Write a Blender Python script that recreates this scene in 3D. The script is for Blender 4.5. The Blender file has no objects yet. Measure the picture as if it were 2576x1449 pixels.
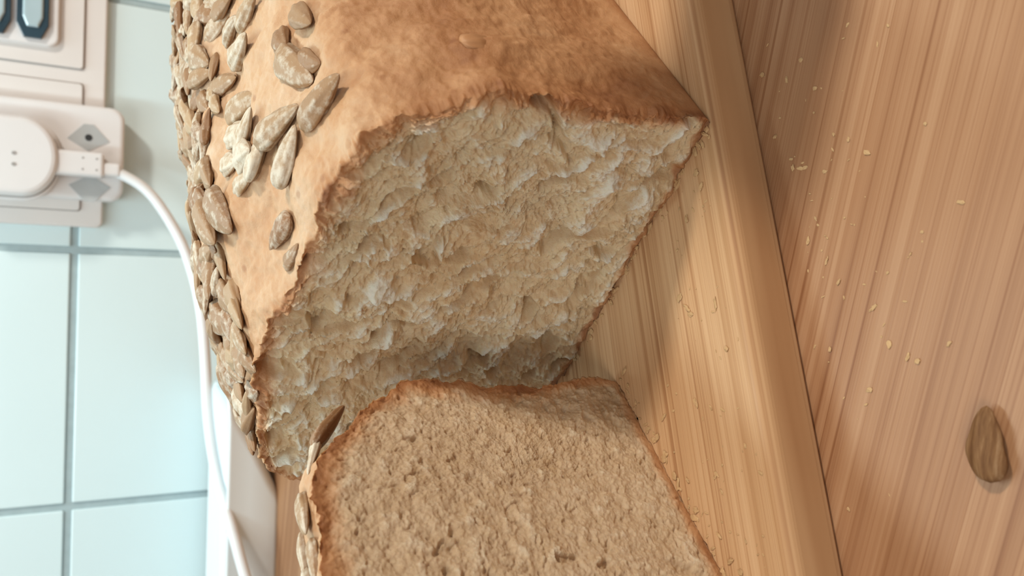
import bpy, bmesh, math, random
import numpy as np
from mathutils import Vector, Matrix, noise
from mathutils.bvhtree import BVHTree
random.seed(7)
scene=bpy.context.scene
scene.view_settings.view_transform='Standard'
COL=scene.collection
ZB=.018
# ---------------------------------------------------------------- helpers
def link(o,parent=None):
    COL.objects.link(o)
    if parent: o.parent=parent
    return o
def mesh_obj(name,V,F,mat=None,parent=None,smooth=True,recalc=True):
    me=bpy.data.meshes.new(name); me.from_pydata([tuple(v) for v in V],[],F); me.update()
    if recalc:
        bm=bmesh.new(); bm.from_mesh(me); bmesh.ops.recalc_face_normals(bm,faces=bm.faces); bm.to_mesh(me); bm.free()
    if mat: me.materials.append(mat)
    if smooth: me.polygons.foreach_set("use_smooth",[True]*len(me.polygons))
    return link(bpy.data.objects.new(name,me),parent)
def box_bm(bm,x0,x1,y0,y1,z0,z1,bev=0,seg=2):
    r=bmesh.ops.create_cube(bm,size=1); vs=r['verts']
    for v in vs: v.co=Vector(((x0+x1)/2+v.co.x*(x1-x0),(y0+y1)/2+v.co.y*(y1-y0),(z0+z1)/2+v.co.z*(z1-z0)))
    if bev>0:
        es=list({e for v in vs for e in v.link_edges})
        bmesh.ops.bevel(bm,geom=es,offset=bev,segments=seg,affect='EDGES',profile=.5)
def bm_obj(name,bm,mat,parent=None,smooth=False):
    me=bpy.data.meshes.new(name); bm.to_mesh(me); bm.free(); me.materials.append(mat)
    if smooth: me.polygons.foreach_set("use_smooth",[True]*len(me.polygons))
    return link(bpy.data.objects.new(name,me),parent)
def prism_xz(name,pts,y0,y1,mat,parent=None,bev=.001,smooth=False):
    """extrude an outline drawn in the wall (x,z) plane from y0 (back) to y1 (front)"""
    bm=bmesh.new()
    a=[bm.verts.new((x,y0,z)) for x,z in pts]; b=[bm.verts.new((x,y1,z)) for x,z in pts]
    n=len(pts); bm.faces.new(a); fb=bm.faces.new(list(reversed(b)))
    for i in range(n): bm.faces.new((a[i],b[i],b[(i+1)%n],a[(i+1)%n]))
    bmesh.ops.recalc_face_normals(bm,faces=bm.faces)
    if bev>0: bmesh.ops.bevel(bm,geom=list(fb.edges),offset=bev,segments=3,affect='EDGES',profile=.5)
    return bm_obj(name,bm,mat,parent,smooth)
def rrect(x0,x1,z0,z1,r,n=8):
    P=[]
    for cx,cz,a0 in ((x1-r,z1-r,0),(x0+r,z1-r,90),(x0+r,z0+r,180),(x1-r,z0+r,270)):
        for i in range(n+1):
            a=math.radians(a0+90*i/n); P.append((cx+r*math.cos(a),cz+r*math.sin(a)))
    return P
def newmat(name):
    m=bpy.data.materials.new(name); m.use_nodes=True
    return m,m.node_tree,m.node_tree.nodes["Principled BSDF"]
def ramp(nt,stops,interp='LINEAR'):
    r=nt.nodes.new("ShaderNodeValToRGB"); e=r.color_ramp.elements; r.color_ramp.interpolation=interp
    while len(e)<len(stops): e.new(.5)
    for i,(p,c) in enumerate(stops): e[i].position=p; e[i].color=(*c,1)
    return r
def noise_n(nt,vec,scale,detail=4,rough=.55,dist=0):
    n=nt.nodes.new("ShaderNodeTexNoise"); n.inputs['Scale'].default_value=scale; n.inputs['Detail'].default_value=detail
    n.inputs['Roughness'].default_value=rough; n.inputs['Distortion'].default_value=dist
    if vec: nt.links.new(vec,n.inputs['Vector'])
    return n.outputs['Fac']
def mixc(nt,f,a,b,mode='MIX'):
    m=nt.nodes.new("ShaderNodeMix"); m.data_type='RGBA'; m.blend_type=mode
    for s,v in ((0,f),(6,a),(7,b)):
        if hasattr(v,'links'): nt.links.new(v,m.inputs[s])
        elif s==0: m.inputs[0].default_value=v
        else: m.inputs[s].default_value=(*v,1)
    return m.outputs[2]
def bump(nt,bsdf,h,strength,dist):
    b=nt.nodes.new("ShaderNodeBump"); b.inputs['Strength'].default_value=strength; b.inputs['Distance'].default_value=dist
    nt.links.new(h,b.inputs['Height']); nt.links.new(b.outputs[0],bsdf.inputs['Normal'])
def mathn(nt,op,a,b=None):
    m=nt.nodes.new("ShaderNodeMath"); m.operation=op
    for i,v in enumerate((a,b)):
        if v is None: continue
        if hasattr(v,'links'): nt.links.new(v,m.inputs[i])
        else: m.inputs[i].default_value=v
    return m.outputs[0]
def plain(name,c,rough=.4,noise_amt=.04,scale=60,spec=.5):
    m,nt,b=newmat(name); tc=nt.nodes.new("ShaderNodeTexCoord")
    f=noise_n(nt,tc.outputs['Object'],scale,3)
    c2=tuple(max(0,v*(1-noise_amt*3)) for v in c)
    nt.links.new(mixc(nt,f,c,c2),b.inputs['Base Color']); b.inputs['Roughness'].default_value=rough
    b.inputs['Specular IOR Level'].default_value=spec
    return m
# ---------------------------------------------------------------- materials
def bamboo(name,ang,pale,mid,dark,strip=.021,line=.8):
    m,nt,b=newmat(name); tc=nt.nodes.new("ShaderNodeTexCoord")
    mp=nt.nodes.new("ShaderNodeMapping"); mp.vector_type='POINT'; mp.inputs['Rotation'].default_value=(0,0,-ang)
    nt.links.new(tc.outputs['Object'],mp.inputs['Vector'])
    def sc(x,y,z):
        q=nt.nodes.new("ShaderNodeMapping"); q.inputs['Scale'].default_value=(x,y,z); nt.links.new(mp.outputs[0],q.inputs['Vector']); return q.outputs[0]
    fine=noise_n(nt,sc(5,1500,60),1,2,.5)
    lines=noise_n(nt,sc(2.2,520,30),1,2,.5)
    med=noise_n(nt,sc(1.6,240,30),1,4,.65)
    wide=noise_n(nt,sc(1.5,45,20),1,3,.5)
    sep=nt.nodes.new("ShaderNodeSeparateXYZ"); nt.links.new(mp.outputs[0],sep.inputs[0])
    st=mathn(nt,'FLOOR',mathn(nt,'DIVIDE',sep.outputs[1],strip))
    wn=nt.nodes.new("ShaderNodeTexWhiteNoise"); wn.noise_dimensions='1D'; nt.links.new(st,wn.inputs['W'])
    r1=ramp(nt,[(.33,dark),(.5,mid),(.66,pale)]); 
    v=mathn(nt,'ADD',mathn(nt,'MULTIPLY',med,.55),mathn(nt,'MULTIPLY',wide,.45))
    v=mathn(nt,'ADD',v,mathn(nt,'MULTIPLY',mathn(nt,'SUBTRACT',wn.outputs[0],.5),.14))
    nt.links.new(v,r1.inputs[0])
    r2=ramp(nt,[(.30,(.74,.64,.57)),(.45,(.95,.92,.9)),(.6,(1,1,1))]); nt.links.new(fine,r2.inputs[0])
    c=mixc(nt,.8,r1.outputs[0],r2.outputs[0],'MULTIPLY')
    r3=ramp(nt,[(.33,(.60,.46,.37)),(.40,(.9,.85,.8)),(.46,(1,1,1))]); nt.links.new(lines,r3.inputs[0])
    c=mixc(nt,line,c,r3.outputs[0],'MULTIPLY')
    big=noise_n(nt,tc.outputs['Object'],14,2)
    rb=ramp(nt,[(.35,(.90,.86,.82)),(.65,(1,1,1))]); nt.links.new(big,rb.inputs[0])
    c=mixc(nt,.7,c,rb.outputs[0],'MULTIPLY')
    nt.links.new(c,b.inputs['Base Color']); b.inputs['Roughness'].default_value=.45; b.inputs['Specular IOR Level'].default_value=.3
    bump(nt,b,mathn(nt,'ADD',fine,lines),.2,.0003)
    return m
a_board=math.atan2(.268,.963); a_top=math.atan2(.235,-.972)
M_board=bamboo("bamboo_board_wood",a_board,(.70,.475,.275),(.58,.36,.19),(.42,.225,.10),.019,.65)
M_top=bamboo("bamboo_worktop_wood",a_top,(.50,.30,.168),(.40,.215,.11),(.28,.13,.06),.028,.8)
M_tile=plain("glazed_tile",(.70,.86,.89),.25,.02,8)
M_grout=plain("grout",(.42,.54,.57),.9,.08,120)
M_white=plain("white_plastic",(.80,.81,.82),.35,.02,30)
M_frame=plain("socket_frame_plastic",(.76,.745,.73),.4,.02,30)
M_grey=plain("grey_plastic",(.50,.55,.57),.5,.05,80)
M_dark=plain("dark_hole",(.03,.035,.04),.6)
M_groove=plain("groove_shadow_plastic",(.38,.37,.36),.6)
M_blue=plain("blue_plastic",(.04,.085,.12),.2,.2,60)
M_cable=plain("white_cable_rubber",(.82,.86,.88),.35,.02,50)
M_dish=plain("white_ceramic",(.80,.89,.92),.15,.01,20)

def crumb_crust(name,crumbA,crumbB,fleck_highlight,bd):
    m,nt,b=newmat(name); tc=nt.nodes.new("ShaderNodeTexCoord"); O=tc.outputs['Object']
    at=nt.nodes.new("ShaderNodeAttribute"); at.attribute_name="data"
    sp=nt.nodes.new("ShaderNodeSeparateColor"); nt.links.new(at.outputs['Color'],sp.inputs[0])
    crust,tone,hgt=sp.outputs[0],sp.outputs[1],sp.outputs[2]
    # crust
    n1=noise_n(nt,O,30,7,.66,.8); n2=noise_n(nt,O,240,5,.65)
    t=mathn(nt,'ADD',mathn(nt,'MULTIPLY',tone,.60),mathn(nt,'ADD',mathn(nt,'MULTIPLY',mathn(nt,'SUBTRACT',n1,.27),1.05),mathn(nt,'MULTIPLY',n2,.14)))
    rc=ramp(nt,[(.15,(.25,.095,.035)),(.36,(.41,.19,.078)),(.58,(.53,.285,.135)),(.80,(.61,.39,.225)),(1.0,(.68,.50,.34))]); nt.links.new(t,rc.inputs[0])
    vo=nt.nodes.new("ShaderNodeTexVoronoi"); vo.inputs['Scale'].default_value=95; nt.links.new(O,vo.inputs['Vector'])
    rp=ramp(nt,[(.06,(.62,.46,.36)),(.14,(1,1,1))]); nt.links.new(vo.outputs['Distance'],rp.inputs[0])
    crc=mixc(nt,.55,rc.outputs[0],rp.outputs[0],'MULTIPLY')
    # crumb
    n3=noise_n(nt,O,330,6,.7); n4=noise_n(nt,O,60,3,.5)
    rr=ramp(nt,[(.36,crumbB),(.58,crumbA)]); nt.links.new(mathn(nt,'ADD',mathn(nt,'MULTIPLY',n3,.6),mathn(nt,'MULTIPLY',n4,.4)),rr.inputs[0])
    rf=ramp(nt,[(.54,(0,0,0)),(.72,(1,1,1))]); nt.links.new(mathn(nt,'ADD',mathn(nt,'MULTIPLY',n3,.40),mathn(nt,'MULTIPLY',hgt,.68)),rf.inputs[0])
    cr=mixc(nt,mathn(nt,'MULTIPLY',rf.outputs[0],.85),rr.outputs[0],fleck_highlight)  # pale flecks follow crumb height, so ridge highlights are painted into the colour
    nt.links.new(mixc(nt,crust,cr,crc),b.inputs['Base Color'])
    b.inputs['Roughness'].default_value=.52; b.inputs['Specular IOR Level'].default_value=.33
    b.inputs['Subsurface Weight'].default_value=.2; b.inputs['Subsurface Radius'].default_value=(.003,.0019,.001); b.inputs['Subsurface Scale'].default_value=1
    fb=noise_n(nt,O,750,7,.78); cb=noise_n(nt,O,240,8,.70)
    mm=nt.nodes.new("ShaderNodeMix"); mm.data_type='FLOAT'; nt.links.new(crust,mm.inputs[0]); nt.links.new(fb,mm.inputs[2]); nt.links.new(mathn(nt,'MULTIPLY',cb,.8),mm.inputs[3])
    bump(nt,b,mm.outputs[0],.85,bd)
    return m
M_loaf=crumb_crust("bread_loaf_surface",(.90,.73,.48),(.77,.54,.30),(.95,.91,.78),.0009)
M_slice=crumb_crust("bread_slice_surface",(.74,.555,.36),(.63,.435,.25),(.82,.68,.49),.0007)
def seedmat():
    m,nt,b=newmat("sunflower_seed_hull"); tc=nt.nodes.new("ShaderNodeTexCoord"); O=tc.outputs['Object']
    at=nt.nodes.new("ShaderNodeAttribute"); at.attribute_name="data"
    sp=nt.nodes.new("ShaderNodeSeparateColor"); nt.links.new(at.outputs['Color'],sp.inputs[0])
    base=mixc(nt,sp.outputs[0],(.26,.125,.05),(.47,.32,.18))
    streak=noise_n(nt,O,330,5,.65)
    rs=ramp(nt,[(.47,(0,0,0)),(.66,(1,1,1))]); nt.links.new(mathn(nt,'ADD',mathn(nt,'MULTIPLY',streak,.75),mathn(nt,'MULTIPLY',sp.outputs[1],.25)),rs.inputs[0])
    c=mixc(nt,mathn(nt,'MULTIPLY',rs.outputs[0],.72),base,(.72,.66,.54))
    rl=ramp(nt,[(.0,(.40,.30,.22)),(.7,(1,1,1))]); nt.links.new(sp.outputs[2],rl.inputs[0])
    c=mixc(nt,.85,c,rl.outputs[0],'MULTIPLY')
    nt.links.new(c,b.inputs['Base Color']); b.inputs['Roughness'].default_value=.5; b.inputs['Specular IOR Level'].default_value=.3
    bump(nt,b,streak,.6,.0006)
    return m
M_seed=seedmat()
M_crumbs=plain("crumb_bits",(.66,.42,.20),.7,.15,300)
# ---------------------------------------------------------------- bread builder
def fbm(p,o=3): return noise.fractal(p,1.0,2.0,o)
def rfbm(p,o=5): return noise.fractal(p,.62,2.1,o)
def resample(P,n):
    Q=[]
    for i in range(len(P)-1):
        p0=P[max(i-1,0)];p1=P[i];p2=P[i+1];p3=P[min(i+2,len(P)-1)]
        for k in range(12):
            t=k/12
            Q.append(tuple(.5*((2*p1[j])+(-p0[j]+p2[j])*t+(2*p0[j]-5*p1[j]+4*p2[j]-p3[j])*t*t+(-p0[j]+3*p1[j]-3*p2[j]+p3[j])*t**3) for j in (0,1)))
    Q.append(P[-1]); Q.append(P[0])   # close along the base
    Q=np.array(Q); d=np.r_[0,np.cumsum(np.hypot(*np.diff(Q,axis=0).T))]
    u=np.linspace(0,d[-1],n,endpoint=False)
    return np.c_[np.interp(u,d,Q[:,0]),np.interp(u,d,Q[:,1])]
def sm(x,a,b):
    t=min(1,max(0,(x-a)/(b-a))); return t*t*(3-2*t)
def build_bread(name,prof,origin,es,ea,length,mat,NP,K,NA,spine,dome,face_disp,seed,endround,crust_w,face_tone):
    pr=resample(prof,NP); smin,smax,zc=spine
    zmax=pr[:,1].max()
    off=Vector((seed*3.1,seed*1.7,seed*.9))
    nx=np.roll(pr,-1,0)-np.roll(pr,1,0); ln=np.hypot(nx[:,0],nx[:,1])+1e-9
    nrm=np.c_[-nx[:,1]/ln, nx[:,0]/ln]
    if nrm[int(NP*.1)][0]>0: nrm=-nrm
    V=[];D=[]
    def side_disp(s,z,a):
        p=Vector((s,z,a))+off
        top=sm(z,.07,.10)
        h=.0030*fbm(p*22,3)+.0016*fbm(p*70,4)+.0003*fbm(p*380,3)
        h+=.0016*top*fbm(Vector((s*60,z*60,a*60))+off*2,2)
        return h*sm(z,0,.012)
    def rag(s,z): return .0013*rfbm(Vector((s,z,3.3))*190+off,4)*(.35+.65*sm(z,.002,.012))
    for k in range(K):
        t=(k/K)
        for i in range(NP):
            s1,z1=pr[i]; s0=min(max(s1,smin),smax); z0=zc
            s=s0+(s1-s0)*t; z=z0+(z1-z0)*t
            dist=math.hypot(s1-s,z1-z)
            h,hv=face_disp(s,z,off)
            edge=sm(dist,0,.003)*(.4+.6*sm(z,0,.006))
            h=h*(.4+.6*edge)
            dd=side_disp(s1,z1,0)*(1-sm(dist,0,.006))+rag(s1,z1)*(1-sm(dist,0,.003))
            s+=nrm[i][0]*dd; z+=nrm[i][1]*dd
            V.append(origin+es*s+Vector((0,0,max(z,0)))-ea*h)
            cw=crust_w*(.6 if z1<.004 else 1)*(1+.55*rfbm(Vector((s,z,0))*120+off,4))
            D.append((1-sm(dist,cw*.35,cw*1.5), face_tone+.42*sm(dist,0,crust_w)+.3*fbm(Vector((s,z,1))*150,3), hv))
    for j in range(NA+1):
        a=length*(j/NA)**1.15
        sc=1.0
        if a>length-endround:
            q=(a-(length-endround))/endround; sc=.55+.45*math.sqrt(max(0,1-q*q))
        up=dome*sm(a,-.01,.055)+dome*.25*sm(a,.05,.2)
        ef=1-sm(a,0,.003)
        for i in range(NP):
            s1,z1=pr[i]
            s0=(smin+smax)/2
            zz=z1*(1+up*sm(z1,.03,zmax)*(.25+.75*sm(s1,.03,.10)))
            s=s0+(s1-s0)*sc; z=zz*(sc if sc<1 else 1)
            dd=side_disp(s1,z1,a)
            if ef>0: dd+=rag(s1,z1)*ef
            s+=nrm[i][0]*dd; z+=nrm[i][1]*dd
            axial=0
            if a<.004: axial=.0012*fbm(Vector((s1*300,z1*300,2.2))+off,3)*(1-a/.004)
            V.append(origin+es*s+Vector((0,0,max(z,0)))+ea*(a+axial))
            top=sm(z1,.082,.104)
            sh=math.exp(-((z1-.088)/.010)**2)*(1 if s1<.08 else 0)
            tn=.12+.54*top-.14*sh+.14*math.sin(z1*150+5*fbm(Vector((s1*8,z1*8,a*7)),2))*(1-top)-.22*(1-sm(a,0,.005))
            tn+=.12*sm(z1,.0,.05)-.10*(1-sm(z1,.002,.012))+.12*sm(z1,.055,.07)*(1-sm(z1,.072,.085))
            D.append((1,tn,.5))
    R=K+NA+1; F=[]
    for r_ in range(R-1):
        b0=r_*NP;b1=(r_+1)*NP
        for i in range(NP):
            j=(i+1)%NP; F.append((b0+i,b0+j,b1+j,b1+i))
    ci=len(V); c=Vector((0,0,0))
    for i in range(NP): c+=V[(R-1)*NP+i]
    V.append(c/NP+ea*.002); D.append((1,.4,.5))
    for i in range(NP): F.append(((R-1)*NP+i,(R-1)*NP+(i+1)%NP,ci))
    o=mesh_obj(name,V,F,mat)
    ca=o.data.color_attributes.new("data",'FLOAT_COLOR','POINT')
    ca.data.foreach_set("color",[x for d_ in D for x in (min(1,max(0,d_[0])),min(1,max(0,d_[1])),min(1,max(0,d_[2])),1)])
    return o
def loaf_face(s,z,off):
    # coarse torn crumb: slanting ridges carrying an isotropic ragged crumb with open pockets
    q=Vector((s,z,0))
    wx=fbm(q*60+off,3)*.005; wy=fbm(q*60-off,3)*.005
    u=(-.6*s-.8*z)+wx; w=(.8*s-.6*z)+wy
    qw=q+Vector((wx,wy,0))*.45
    big=noise.noise(Vector((u*24,w*72,9))+off)
    r2=1-2.4*abs(noise.noise(Vector((u*52,w*120,4))+off))
    tear=rfbm(Vector((u*130,w*200,0))+off,6)
    hole=sm(noise.noise(Vector((u*85,w*150,7))+off),.20,.42)
    h2=sm(noise.noise(qw*370+off*2),.24,.50)
    bead=noise.voronoi(q*700+off)[0][0]
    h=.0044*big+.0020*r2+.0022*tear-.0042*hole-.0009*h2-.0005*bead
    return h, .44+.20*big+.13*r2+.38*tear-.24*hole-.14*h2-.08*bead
def slice_face(s,z,off):
    q=Vector((s,z,0)); qw=q+Vector((fbm(q*120+off,3),fbm(q*120-off,3),0))*.0020
    c=fbm(q*50+off,2); tear=rfbm(q*230+off,6)
    mk=.25+.75*sm(c,-.1,.5)
    hole=sm(noise.noise(qw*200+off),.33,.55)*mk
    h2=sm(noise.noise(qw*420+off*2),.27,.52)
    big=sm(noise.noise(qw*80+off*3),.52,.68)
    bead=noise.voronoi(q*800+off)[0][0]
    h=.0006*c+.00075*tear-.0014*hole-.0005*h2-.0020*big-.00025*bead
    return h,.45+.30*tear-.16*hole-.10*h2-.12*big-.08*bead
A=Vector((.0487,.1756,ZB)); e1=Vector((-.7369,.6760,0)).normalized(); e2=Vector((.7135,.7006,0)).normalized()
PR=[(0,0),(-.001,.007),(0,.039),(0,.0536),(.0006,.068),(.003,.075),(.0065,.084),(.0115,.0917),(.0166,.0963),(.024,.0995),(.031,.1008),(.0376,.1034),(.045,.1048),(.058,.1055),(.065,.1063),(.074,.1089),(.0845,.1098),(.096,.109),(.110,.1079),(.125,.1068),(.14,.1045),(.150,.099),(.157,.09),(.16,.08),(.16,.04),(.158,0.0)]
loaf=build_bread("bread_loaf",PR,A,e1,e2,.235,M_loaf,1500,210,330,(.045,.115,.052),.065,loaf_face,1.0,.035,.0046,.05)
S1=Vector((-.029,.217,ZB)); sd=Vector((-.683,-.730,0)).normalized(); sn=Vector((.730,-.683,0)).normalized()
SP=[(0.001,0),(0.0,.008),(.0015,.0237),(.0013,.0447),(-.0014,.0696),(.0012,.0763),(.0068,.0892),(.0155,.0964),(.0224,.1019),(.0325,.1048),(.0431,.1058),(.053,.1059),(.075,.1055),(.095,.1035),(.11,.098),(.12,.088),(.124,.07),(.124,.03),(.122,0)]
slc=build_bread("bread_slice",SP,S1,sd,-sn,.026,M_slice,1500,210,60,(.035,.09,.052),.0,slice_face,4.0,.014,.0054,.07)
# ---------------------------------------------------------------- seeds
def add_seed(V,F,D,pos,nrm,dr,L,W=None,T=None,white=.5,tone=.5,lift=.35,taper=.42):
    n=nrm.normalized(); x=(dr-n*dr.dot(n)).normalized(); y=n.cross(x)
    W=W or L*random.uniform(.38,.48); T=T or L*.24; NU,NVV=28,28; base=len(V)
    bend=random.uniform(-.12,.12)*L; ph=random.uniform(0,6); so=Vector((random.random()*50,random.random()*50,0))
    c0=pos+n*(T*.5*lift)
    for i in range(NU+1):
        t=i/NU; u=t*2-1
        r=math.sqrt(max(0,1-abs(u)**2.3))*(1-taper*u)
        if i in (0,NU): r=0.02
        for j in range(NVV):
            a=2*math.pi*j/NVV
            rib=math.cos(7*a+ph+.6*u)
            g=1+.07*rib+.18*noise.noise(Vector((u*1.6,math.cos(a)*1.0,math.sin(a)*1.0))+so)
            yy=math.cos(a)*r*W*.5*g; zz=math.sin(a)*r*T*.5*g
            if zz<0: zz*=.8
            V.append(c0+x*(u*L*.5)+y*(yy+bend*(1-u*u)*.5)+n*zz)
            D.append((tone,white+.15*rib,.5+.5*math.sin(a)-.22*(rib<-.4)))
    for i in range(NU):
        for j in range(NVV):
            k=(j+1)%NVV; F.append((base+i*NVV+j,base+i*NVV+k,base+(i+1)*NVV+k,base+(i+1)*NVV+j))
def seeds_obj(name,V,F,D,parent=None,mat=None):
    o=mesh_obj(name,V,F,mat or M_seed,parent)
    ca=o.data.color_attributes.new("data",'FLOAT_COLOR','POINT')
    ca.data.foreach_set("color",[x for d_ in D for x in (d_[0],d_[1],d_[2],1)])
    return o
bv=BVHTree.FromPolygons([v.co for v in loaf.data.vertices],[tuple(p.vertices) for p in loaf.data.polygons])
# (a along loaf, s across, direction x,y, length, whiteness, tone)
SE=[(.060,.022,-.46,-.88,.015,.1,.4),(.065,.033,-.54,-.84,.015,.2,.2),(.049,.031,-.49,-.87,.022,.5,.5),(.023,.025,.53,-.83,.018,.35,.4),
(.043,.025,-.34,-.94,.012,.1,.2),(.034,.041,.38,-.91,.020,.6,.6),(.023,.043,.9,-.4,.016,.8,.7),(.073,.062,.22,-.97,.018,.5,.7),(.062,.064,.07,-.99,.018,.9,.9),
(.047,.061,0,-1,.019,1.,.9),(.040,.055,.9,-.3,.016,1.,.9),(.054,.058,.7,-.7,.016,.9,.9),(.057,.072,.01,-.98,.013,.9,.9),(.040,.066,.3,-.9,.012,.7,.9),
(.088,.081,.95,.12,.012,.1,.1),(.100,.072,.13,-.99,.018,.3,.5),(.094,.054,.26,-.96,.018,.8,.8),(.104,.046,.5,-.85,.016,.6,.7),(.112,.058,.3,-.9,.015,.7,.6),
(.130,.066,.52,-.81,.017,.7,.6),(.156,.080,-.78,-.63,.017,.5,.6),(.140,.063,.06,-.99,.015,.6,.6),(.124,.078,-.3,-.9,.018,.5,.5),(.178,.139,-.93,-.36,.016,.5,.5),(.151,.099,.34,-.94,.016,.4,.5),
(.071,.087,-.48,-.88,.018,.3,.5),(.050,.090,-.55,-.83,.022,.3,.5),(.043,.080,-.50,-.86,.021,.4,.3),(.016,.064,-.55,.83,.015,.6,.1),(.006,.062,.49,-.86,.010,.4,.3),(.046,.108,-.91,-.42,.017,.4,.4),
(.071,.135,-.86,-.51,.015,.5,.5),(.032,.115,-.26,-.97,.019,.4,.3),(.030,.103,-.4,-.9,.018,.3,.4),(.045,.139,.21,-.97,.017,.5,.4),(.011,.109,-.5,-.87,.016,.4,.4),(.020,.122,-.5,-.8,.016,.5,.5),(.194,.107,-.7,-.7,.016,.4,.4),
(.205,.097,.17,-.98,.014,.4,.4),(.196,.126,-.34,.93,.013,.4,.4),(.131,.092,-.79,-.61,.013,.2,.3),(.024,.135,-.8,-.5,.016,.5,.3),(.012,.132,-.4,-.8,.015,.9,.7),(.008,.146,-.5,-.8,.012,.2,.1)]
V=[];F=[];D=[];placed=[]
def on_loaf(a,s):
    P=A+e1*s+e2*a+Vector((0,0,.3)); h=bv.ray_cast(P,Vector((0,0,-1))); return h[0],h[1]
for a,s,dx,dy,L,w,t in SE:
    p,n=on_loaf(a,s)
    if p is None: continue
    if n.z<0: n=-n
    n=(n+Vector((0,0,.6))).normalized()
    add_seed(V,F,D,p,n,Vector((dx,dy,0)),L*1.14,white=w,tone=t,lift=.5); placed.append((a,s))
tries=0
while tries<8000 and len(placed)<260:
    tries+=1
    a=random.uniform(.004,.222); s=random.uniform(.05,.156)
    if s<.095 and a<.085: continue
    if s<.07 and a<.13: continue
    if any((a-b)**2+(s-c)**2<.0064**2 for b,c in placed): continue
    p,n=on_loaf(a,s)
    if p is None: continue
    if n.z<0: n=-n
    n=(n+Vector((0,0,.5))+Vector((random.uniform(-.2,.2),random.uniform(-.2,.2),0))).normalized(); an=random.gauss(-2.2,.8)
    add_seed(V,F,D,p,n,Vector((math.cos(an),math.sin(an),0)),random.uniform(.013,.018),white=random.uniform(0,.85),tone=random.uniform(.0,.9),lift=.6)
    placed.append((a,s))
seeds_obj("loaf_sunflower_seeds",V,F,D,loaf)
V=[];F=[];D=[]
P=A+e2*.020+e1*(-.0005)+Vector((0,0,.067))
add_seed(V,F,D,P,-e1,Vector((.2,.2,-.9)),.011,W=.0070,T=.0034,white=0,tone=.9,lift=-.1,taper=.2)
o=mesh_obj("crust_bump",V,F,plain("crust_bump_brown",(.49,.24,.10),.6,.1,200),loaf)
# slice seeds
bs=BVHTree.FromPolygons([v.co for v in slc.data.vertices],[tuple(p.vertices) for p in slc.data.polygons])
V=[];F=[];D=[]
def on_slice(s,t):
    P=S1+sd*s-sn*t+Vector((0,0,.3)); h=bs.ray_cast(P,Vector((0,0,-1))); return h[0],h[1]
for s,t,dx,dy,L,w,tn in [(.033,.007,-.41,-.91,.014,.5,.6),(.040,.015,-.6,-.7,.014,.8,.7),(.046,.007,-.6,-.75,.013,.5,.5),(.050,.013,-.3,-.9,.015,.7,.6),(.048,.019,.5,-.8,.013,.2,.3),(.056,.018,.2,-.9,.015,.5,.4),
    (.058,.008,-.7,-.7,.014,.6,.5),(.066,.014,-.6,-.7,.015,.3,.4),(.075,.007,.6,-.7,.014,.6,.6),(.082,.016,-.5,-.8,.015,.5,.3),(.092,.010,.2,-.9,.014,.7,.6)]:
    p,n=on_slice(s,t)
    if p is None: continue
    n=(n if n.z>0 else -n); n=(n+Vector((0,0,.6))).normalized()
    add_seed(V,F,D,p,n,Vector((dx,dy,0)),L,white=w,tone=tn,lift=.5)
P=S1+sd*.011-sn*.003+Vector((0,0,.0955)); add_seed(V,F,D,P,(Vector((0,0,.75))-sd*.65),(-sd*-.85+Vector((0,0,.55)))*-1,.017,white=.15,tone=.15,lift=.9)
P=S1+sd*.019-sn*.004+Vector((0,0,.1015)); add_seed(V,F,D,P,(Vector((0,0,.9))-sd*.4),(sd*.9+Vector((0,0,.4))),.011,white=.9,tone=.8,lift=.8)
seeds_obj("slice_sunflower_seeds",V,F,D,slc)
# loose seed on worktop
V=[];F=[];D=[]
add_seed(V,F,D,Vector((-.031,.1035,.0012)),Vector((0,0,1)),Vector((.98,.08,0)),.0165,W=.0076,T=.0040,white=-.15,tone=.12,lift=.5,taper=.34)
ms,nt,b=newmat("toasted_seed_hull"); tc=nt.nodes.new("ShaderNodeTexCoord")
mp=nt.nodes.new("ShaderNodeMapping"); mp.inputs['Scale'].default_value=(90,700,300); nt.links.new(tc.outputs['Object'],mp.inputs['Vector'])
f=noise_n(nt,mp.outputs[0],1,4,.6); r_=ramp(nt,[(.35,(.12,.052,.02)),(.55,(.20,.10,.042)),(.75,(.33,.20,.105))]); nt.links.new(f,r_.inputs[0])
nt.links.new(r_.outputs[0],b.inputs['Base Color']); b.inputs['Roughness'].default_value=.65; b.inputs['Specular IOR Level'].default_value=.15; bump(nt,b,f,.6,.0006)
seeds_obj("sunflower_seed",V,F,D,mat=ms)
# ---------------------------------------------------------------- cutting board
bx=Vector((.963,.268,0)).normalized(); by=Vector((-.268,.963,0)).normalized()
def board(name,p0,l0,l1,dep,z0,z1,mat,r=.012,bev=.0035):
    pts=[];cs=[]
    for cx,cy,a0 in ((l1-r,dep-r,0),(-l0+r,dep-r,90),(-l0+r,r,180),(l1-r,r,270)):
        for i in range(9):
            a=math.radians(a0+90*i/8); pts.append((cx+r*math.cos(a),cy+r*math.sin(a))); cs.append((math.cos(a),math.sin(a)))
    V=[]
    prof=[(.0026,0),(.0010,.0007),(.0003,.0018),(0,.0035)]
    for i in range(7):
        a=math.radians(90*i/6); prof.append((bev*(1-math.cos(a)),z1-bev+bev*math.sin(a)))
    for ins,z in prof:
        V+=[p0+bx*(x-c[0]*ins)+by*(y-c[1]*ins)+Vector((0,0,z0+z)) for (x,y),c in zip(pts,cs)]
    n=len(pts); F=[]
    for k in range(len(prof)-1):
        for i in range(n): F.append((k*n+i,k*n+(i+1)%n,(k+1)*n+(i+1)%n,(k+1)*n+i))
    F.append(tuple(range(n))); F.append(tuple(range((len(prof)-1)*n,len(prof)*n)))
    return mesh_obj(name,V,F,mat,smooth=False)
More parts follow.
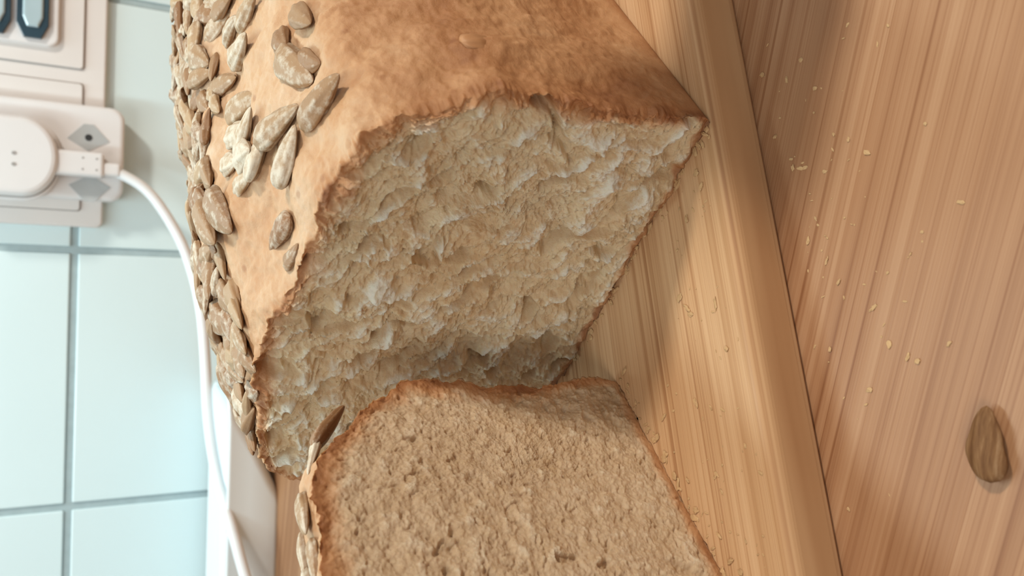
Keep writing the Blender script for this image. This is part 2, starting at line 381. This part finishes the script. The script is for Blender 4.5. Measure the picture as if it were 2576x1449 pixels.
board("cutting_board",Vector((-.072,.140,0)),.13,.36,.29,0,ZB,M_board)
# ---------------------------------------------------------------- worktop, cabinet, floor, wall
bm=bmesh.new(); box_bm(bm,-1.3,1.3,-.22,.855,-.04,0,.003); bm_obj("kitchen_worktop",bm,M_top)
bm=bmesh.new(); box_bm(bm,-1.28,1.28,-.19,.85,-.80,-.041,.002)
for i in range(4):
    x0=-1.27+i*.64; box_bm(bm,x0,x0+.62,-.21,-.19,-.79,-.06,.002); box_bm(bm,x0+.22,x0+.40,-.235,-.222,-.115,-.10,.003)
    for hx in (.23,.39): box_bm(bm,x0+hx-.004,x0+hx+.004,-.225,-.205,-.112,-.104)
box_bm(bm,-1.25,1.25,-.14,.85,-.90,-.80)
bm_obj("base_cabinet",bm,plain("cabinet_white",(.75,.74,.72),.4))
bm=bmesh.new(); box_bm(bm,-2,2,-2,.90,-.95,-.90); bm_obj("floor",bm,plain("floor_stone",(.35,.30,.26),.5,.2,12))
WY=.86; G=.0034
bm=bmesh.new(); box_bm(bm,-2,2,WY+.0012,WY+.08,-.90,1.5); 
wall=bm_obj("wall_back",bm,M_grout)
bm=bmesh.new(); T=.2386
for i in range(-7,7):
    for j in range(-1,5):
        x0=.0247+i*T; z0=.1672+j*T
        box_bm(bm,x0+G,x0+T-G,WY-.001,WY+.006,z0+G,z0+T-G,.0012,2)
bm_obj("tiles",bm,M_tile,wall)
# ---------------------------------------------------------------- unseen pepper mill, added out of frame right to cast a worktop shadow
V=[];F=[];pf=[(.0,0),(.026,0),(.027,.006),(.026,.016),(.021,.04),(.019,.07),(.021,.10),(.024,.112),(.017,.120),(.021,.128),(.024,.142),(.019,.155),(.008,.161),(.006,.165),(.008,.172),(0,.176)]
for rr_,zz_ in pf:
    for j in range(32): V.append(Vector((.176+rr_*math.cos(j*math.pi/16),.146+rr_*math.sin(j*math.pi/16),zz_)))
for k in range(len(pf)-1):
    for j in range(32): F.append((k*32+j,k*32+(j+1)%32,(k+1)*32+(j+1)%32,(k+1)*32+j))
mesh_obj("shadow_caster_mill",V,F,plain("dark_turned_wood",(.22,.10,.05),.35,.2,60))
# ---------------------------------------------------------------- power sockets + plug + cable
so=bpy.data.objects.new("power_socket",None); link(so); so.location=(0,0,0)
prism_xz("frame",rrect(.046,.300,.1450,.292,.006),WY,WY-.009,M_frame,so,.002)
for i,(x0,x1) in enumerate(((.060,.178),(.190,.298))):
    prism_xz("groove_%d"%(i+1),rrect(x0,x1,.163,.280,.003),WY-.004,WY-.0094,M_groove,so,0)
    prism_xz("insert_%d"%(i+1),rrect(x0+.001,x1-.001,.164,.279,.003),WY-.004,WY-.0115,M_frame,so,.0008)
prism_xz("adaptor_block",rrect(.070,.156,.1290,.262,.012),WY-.009,WY-.026,M_white,so,.004)
yb=WY-.026
for i,(cx,cz) in enumerate(((.1262,.1585),(.0805,.1565))):
    prism_xz("pad_%d"%(i+1),[(cx-.012,cz),(cx-.002,cz+.017),(cx+.012,cz+.004),(cx+.012,cz-.004),(cx-.002,cz-.017)] if i==0 else [(cx+.012,cz),(cx+.002,cz+.017),(cx-.012,cz+.004),(cx-.012,cz-.004),(cx+.002,cz-.017)],yb+.001,yb-.0006,M_grey,so,0)
prism_xz("screw_hole",[(.1262+.003*math.cos(a/8*math.pi),.1585+.003*math.sin(a/8*math.pi)) for a in range(16)],yb,yb-.001,M_dark,so,0)
prism_xz("socket_face",rrect(.206,.296,.184,.272,.009),WY-.010,WY-.0165,M_white,so,.002)
ys=WY-.0165
def hexa(cx,cz,w,h): return [(cx-w,cz-h*.55),(cx-w*.55,cz-h),(cx+w,cz-h),(cx+w,cz+h),(cx-w*.55,cz+h),(cx-w,cz+h*.55)]
M_pale=plain("pale_blue_plastic",(.45,.60,.66),.15)
for i,cz in enumerate((.2045,.2335)):
    prism_xz("well_rim_%d"%(i+1),hexa(.238,cz,.027,.0125),ys+.001,ys-.004,M_blue,so,.001)
    prism_xz("well_lens_%d"%(i+1),hexa(.240,cz,.020,.0080),ys-.003,ys-.006,M_pale,so,.002)
pl=bpy.data.objects.new("power_plug",None); link(pl)
yp=yb-.0005
body=[]
for i in range(33):
    a=math.pi+math.pi*i/32; body.append((.1025+.034*math.cos(a),.209+.027*math.sin(a)))
body+=[(.1365,.262),(.0685,.262)]
prism_xz("collar",[(.1025+(x-.1025)*1.10,.209+(z-.209)*1.10) for x,z in body],yp,yp-.004,M_white,pl,.001)
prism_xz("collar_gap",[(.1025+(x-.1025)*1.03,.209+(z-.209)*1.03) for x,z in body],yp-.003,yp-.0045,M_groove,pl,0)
prism_xz("body",body,yp,yp-.020,M_white,pl,.005,)
prism_xz("neck",rrect(.0895,.1115,.146,.190,.003),yp-.001,yp-.016,M_white,pl,.003)
prism_xz("strain_relief",rrect(.0915,.1035,.132,.150,.003),yp-.002,yp-.014,M_white,pl,.003)
for i,(x,z) in enumerate(((.1040,.2150),(.0945,.2150))):
    prism_xz("dimple_%d"%(i+1),[(x+.0016*math.cos(a/6*math.pi),z+.0018*math.sin(a/6*math.pi)) for a in range(12)],yp-.019,yp-.0204,M_groove,pl,0)
for i,(x,z) in enumerate(((.1055,.163),(.0955,.163),(.1055,.152),(.0955,.152))):
    prism_xz("rib_%d"%(i+1),[(x+.0009*math.cos(a/4*math.pi),z+.0009*math.sin(a/4*math.pi)) for a in range(8)],yp-.0155,yp-.0163,M_groove,pl,0)
cu=bpy.data.curves.new("power_cable","CURVE"); cu.dimensions='3D'; cu.bevel_depth=.0048; cu.bevel_resolution=6; cu.resolution_u=24
pts=[(.0975,yp-.008,.140),(.0955,yp-.008,.132),(.082,.822,.1085),(.0526,.820,.0885),(.0236,.816,.0745),(-.0213,.808,.0626),(-.072,.797,.0588),(-.1256,.783,.0580),(-.176,.765,.0518),(-.219,.737,.0411),(-.258,.725,.0320),(-.31,.70,.016),(-.37,.69,.0060),(-.46,.68,.0050),(-.62,.70,.0050)]
sp=cu.splines.new('NURBS'); sp.points.add(len(pts)-1); sp.order_u=3; sp.use_endpoint_u=True
for q,p in zip(sp.points,pts): q.co=(*p,1)
cu.materials.append(M_cable); link(bpy.data.objects.new("power_cable",cu))
# ---------------------------------------------------------------- white oblong dish behind the board
def loft(name,sections,mat):
    V=[];F=[];n=None
    for pts in sections:
        n=len(pts); V+=pts
    for k in range(len(sections)-1):
        for i in range(n):
            j=(i+1)%n; F.append((k*n+i,k*n+j,(k+1)*n+j,(k+1)*n+i))
    F.append(tuple(range(n))); F.append(tuple(range((len(sections)-1)*n,len(sections)*n)))
    return mesh_obj(name,V,F,mat)
def rr3(x0,x1,y0,y1,r,z): return [Vector((x,y,z)) for x,y in rrect(x0,x1,y0,y1,r,10)]
loft("serving_dish",[rr3(-.70,-.185,.752,.840,.02,0.0),rr3(-.70,-.180,.751,.841,.02,.003),rr3(-.71,-.165,.748,.844,.025,.010),rr3(-.73,-.128,.746,.846,.03,.026),rr3(-.75,-.098,.744,.848,.03,.043),rr3(-.752,-.096,.743,.849,.03,.0455),rr3(-.748,-.100,.747,.845,.028,.0460),rr3(-.73,-.132,.751,.841,.025,.028),rr3(-.70,-.19,.756,.836,.02,.008)],M_dish)
# ---------------------------------------------------------------- crumbs
def crumb(V,F,x,y,z,sz):
    bmc=bmesh.new(); bmesh.ops.create_icosphere(bmc,subdivisions=2,radius=1)
    b=len(V); o=Vector((random.random()*9,random.random()*9,0)); sx,sy,szz=random.uniform(.7,2.0),random.uniform(.5,1.0),random.uniform(.2,.45); an=random.random()*6
    for v in bmc.verts:
        c=v.co*(1+.7*noise.noise(v.co*1.5+o)); px,py=c.x*sx,c.y*sy
        V.append(Vector((x+sz*(px*math.cos(an)-py*math.sin(an)),y+sz*(px*math.sin(an)+py*math.cos(an)),z+sz*szz*(c.z+.7))))
    for f in bmc.faces: F.append(tuple(b+v.index for v in f.verts))
    bmc.free()
p0=Vector((-.072,.140,0))
V=[];F=[]
for i in range(95):
    l=random.gauss(.10,.045); dd=-abs(random.gauss(.0,.022))-.003
    P=p0+bx*l+by*dd
    if P.y<.06: continue
    crumb(V,F,P.x,P.y,0,random.choice([.0002,.0003,.0004,.0007]))
mesh_obj("bread_crumbs",V,F,M_crumbs,smooth=False)
V=[];F=[]
for i in range(90):
    l=random.uniform(0,.13); dd=abs(random.gauss(.010,.010))+.005
    P=p0+bx*l+by*dd
    w=P-A
    if w.dot(Vector((-e2.x,-e2.y,0)))<.004 : continue
    if (P-S1).dot(sn)<.004 and (P-S1).dot(sd)>-.004: continue
    crumb(V,F,P.x,P.y,ZB,random.choice([.0002,.0003,.0005,.0009]))
for i in range(60):
    s=random.uniform(0,.10); P=S1+sd*s+sn*abs(random.gauss(.002,.002)); 
    if (P-p0).dot(by)>.006: crumb(V,F,P.x,P.y,ZB,random.choice([.0004,.0006,.001]))
for i in range(60):
    s=random.uniform(0,.10); P=A+e1*s-e2*abs(random.gauss(.0008,.001)); crumb(V,F,P.x,P.y,ZB,random.choice([.0004,.0006,.001]))
mesh_obj("board_crumbs",V,F,M_crumbs,bpy.data.objects["cutting_board"],smooth=False)
# ---------------------------------------------------------------- lights
def area(name,loc,target,size,sy,power,col):
    l=bpy.data.lights.new(name,'AREA'); l.shape='RECTANGLE'; l.size=size; l.size_y=sy; l.energy=power; l.color=col
    o=bpy.data.objects.new(name,l); link(o); o.location=loc; o.rotation_euler=(Vector(target)-Vector(loc)).to_track_quat('-Z','Y').to_euler(); return o
area("under_cabinet_lamp",(.05,.66,.72),(.0,.70,0),1.0,.06,5.6,(.76,.96,1.0))
area("ceiling_lamp",(1.15,-.08,1.20),(0,.2,0),.16,.16,19,(1.0,.91,.80))
area("face_fill_light",(-.9,-1.2,1.5),(0,.2,0),1.0,1.0,16,(1.0,.96,.90))  # added fill without a known fixture, brightens the loaf's cut face
w=bpy.data.worlds.new("room_light"); scene.world=w; w.use_nodes=True
bg=w.node_tree.nodes["Background"]; bg.inputs[0].default_value=(.96,.96,.95,1); bg.inputs[1].default_value=.32
# ---------------------------------------------------------------- camera
cam=bpy.data.cameras.new("camera"); co=bpy.data.objects.new("camera",cam); link(co)
cam.sensor_width=36; cam.lens=2050/2576*36; cam.clip_start=.01
co.matrix_world=Matrix(((.026,.99966,0,0),(-.48464,.01261,-.87462,0),(-.87432,.02274,.48481,.178),(0,0,0,1)))
cam.dof.use_dof=True; cam.dof.focus_distance=.25; cam.dof.aperture_fstop=20
scene.camera=co
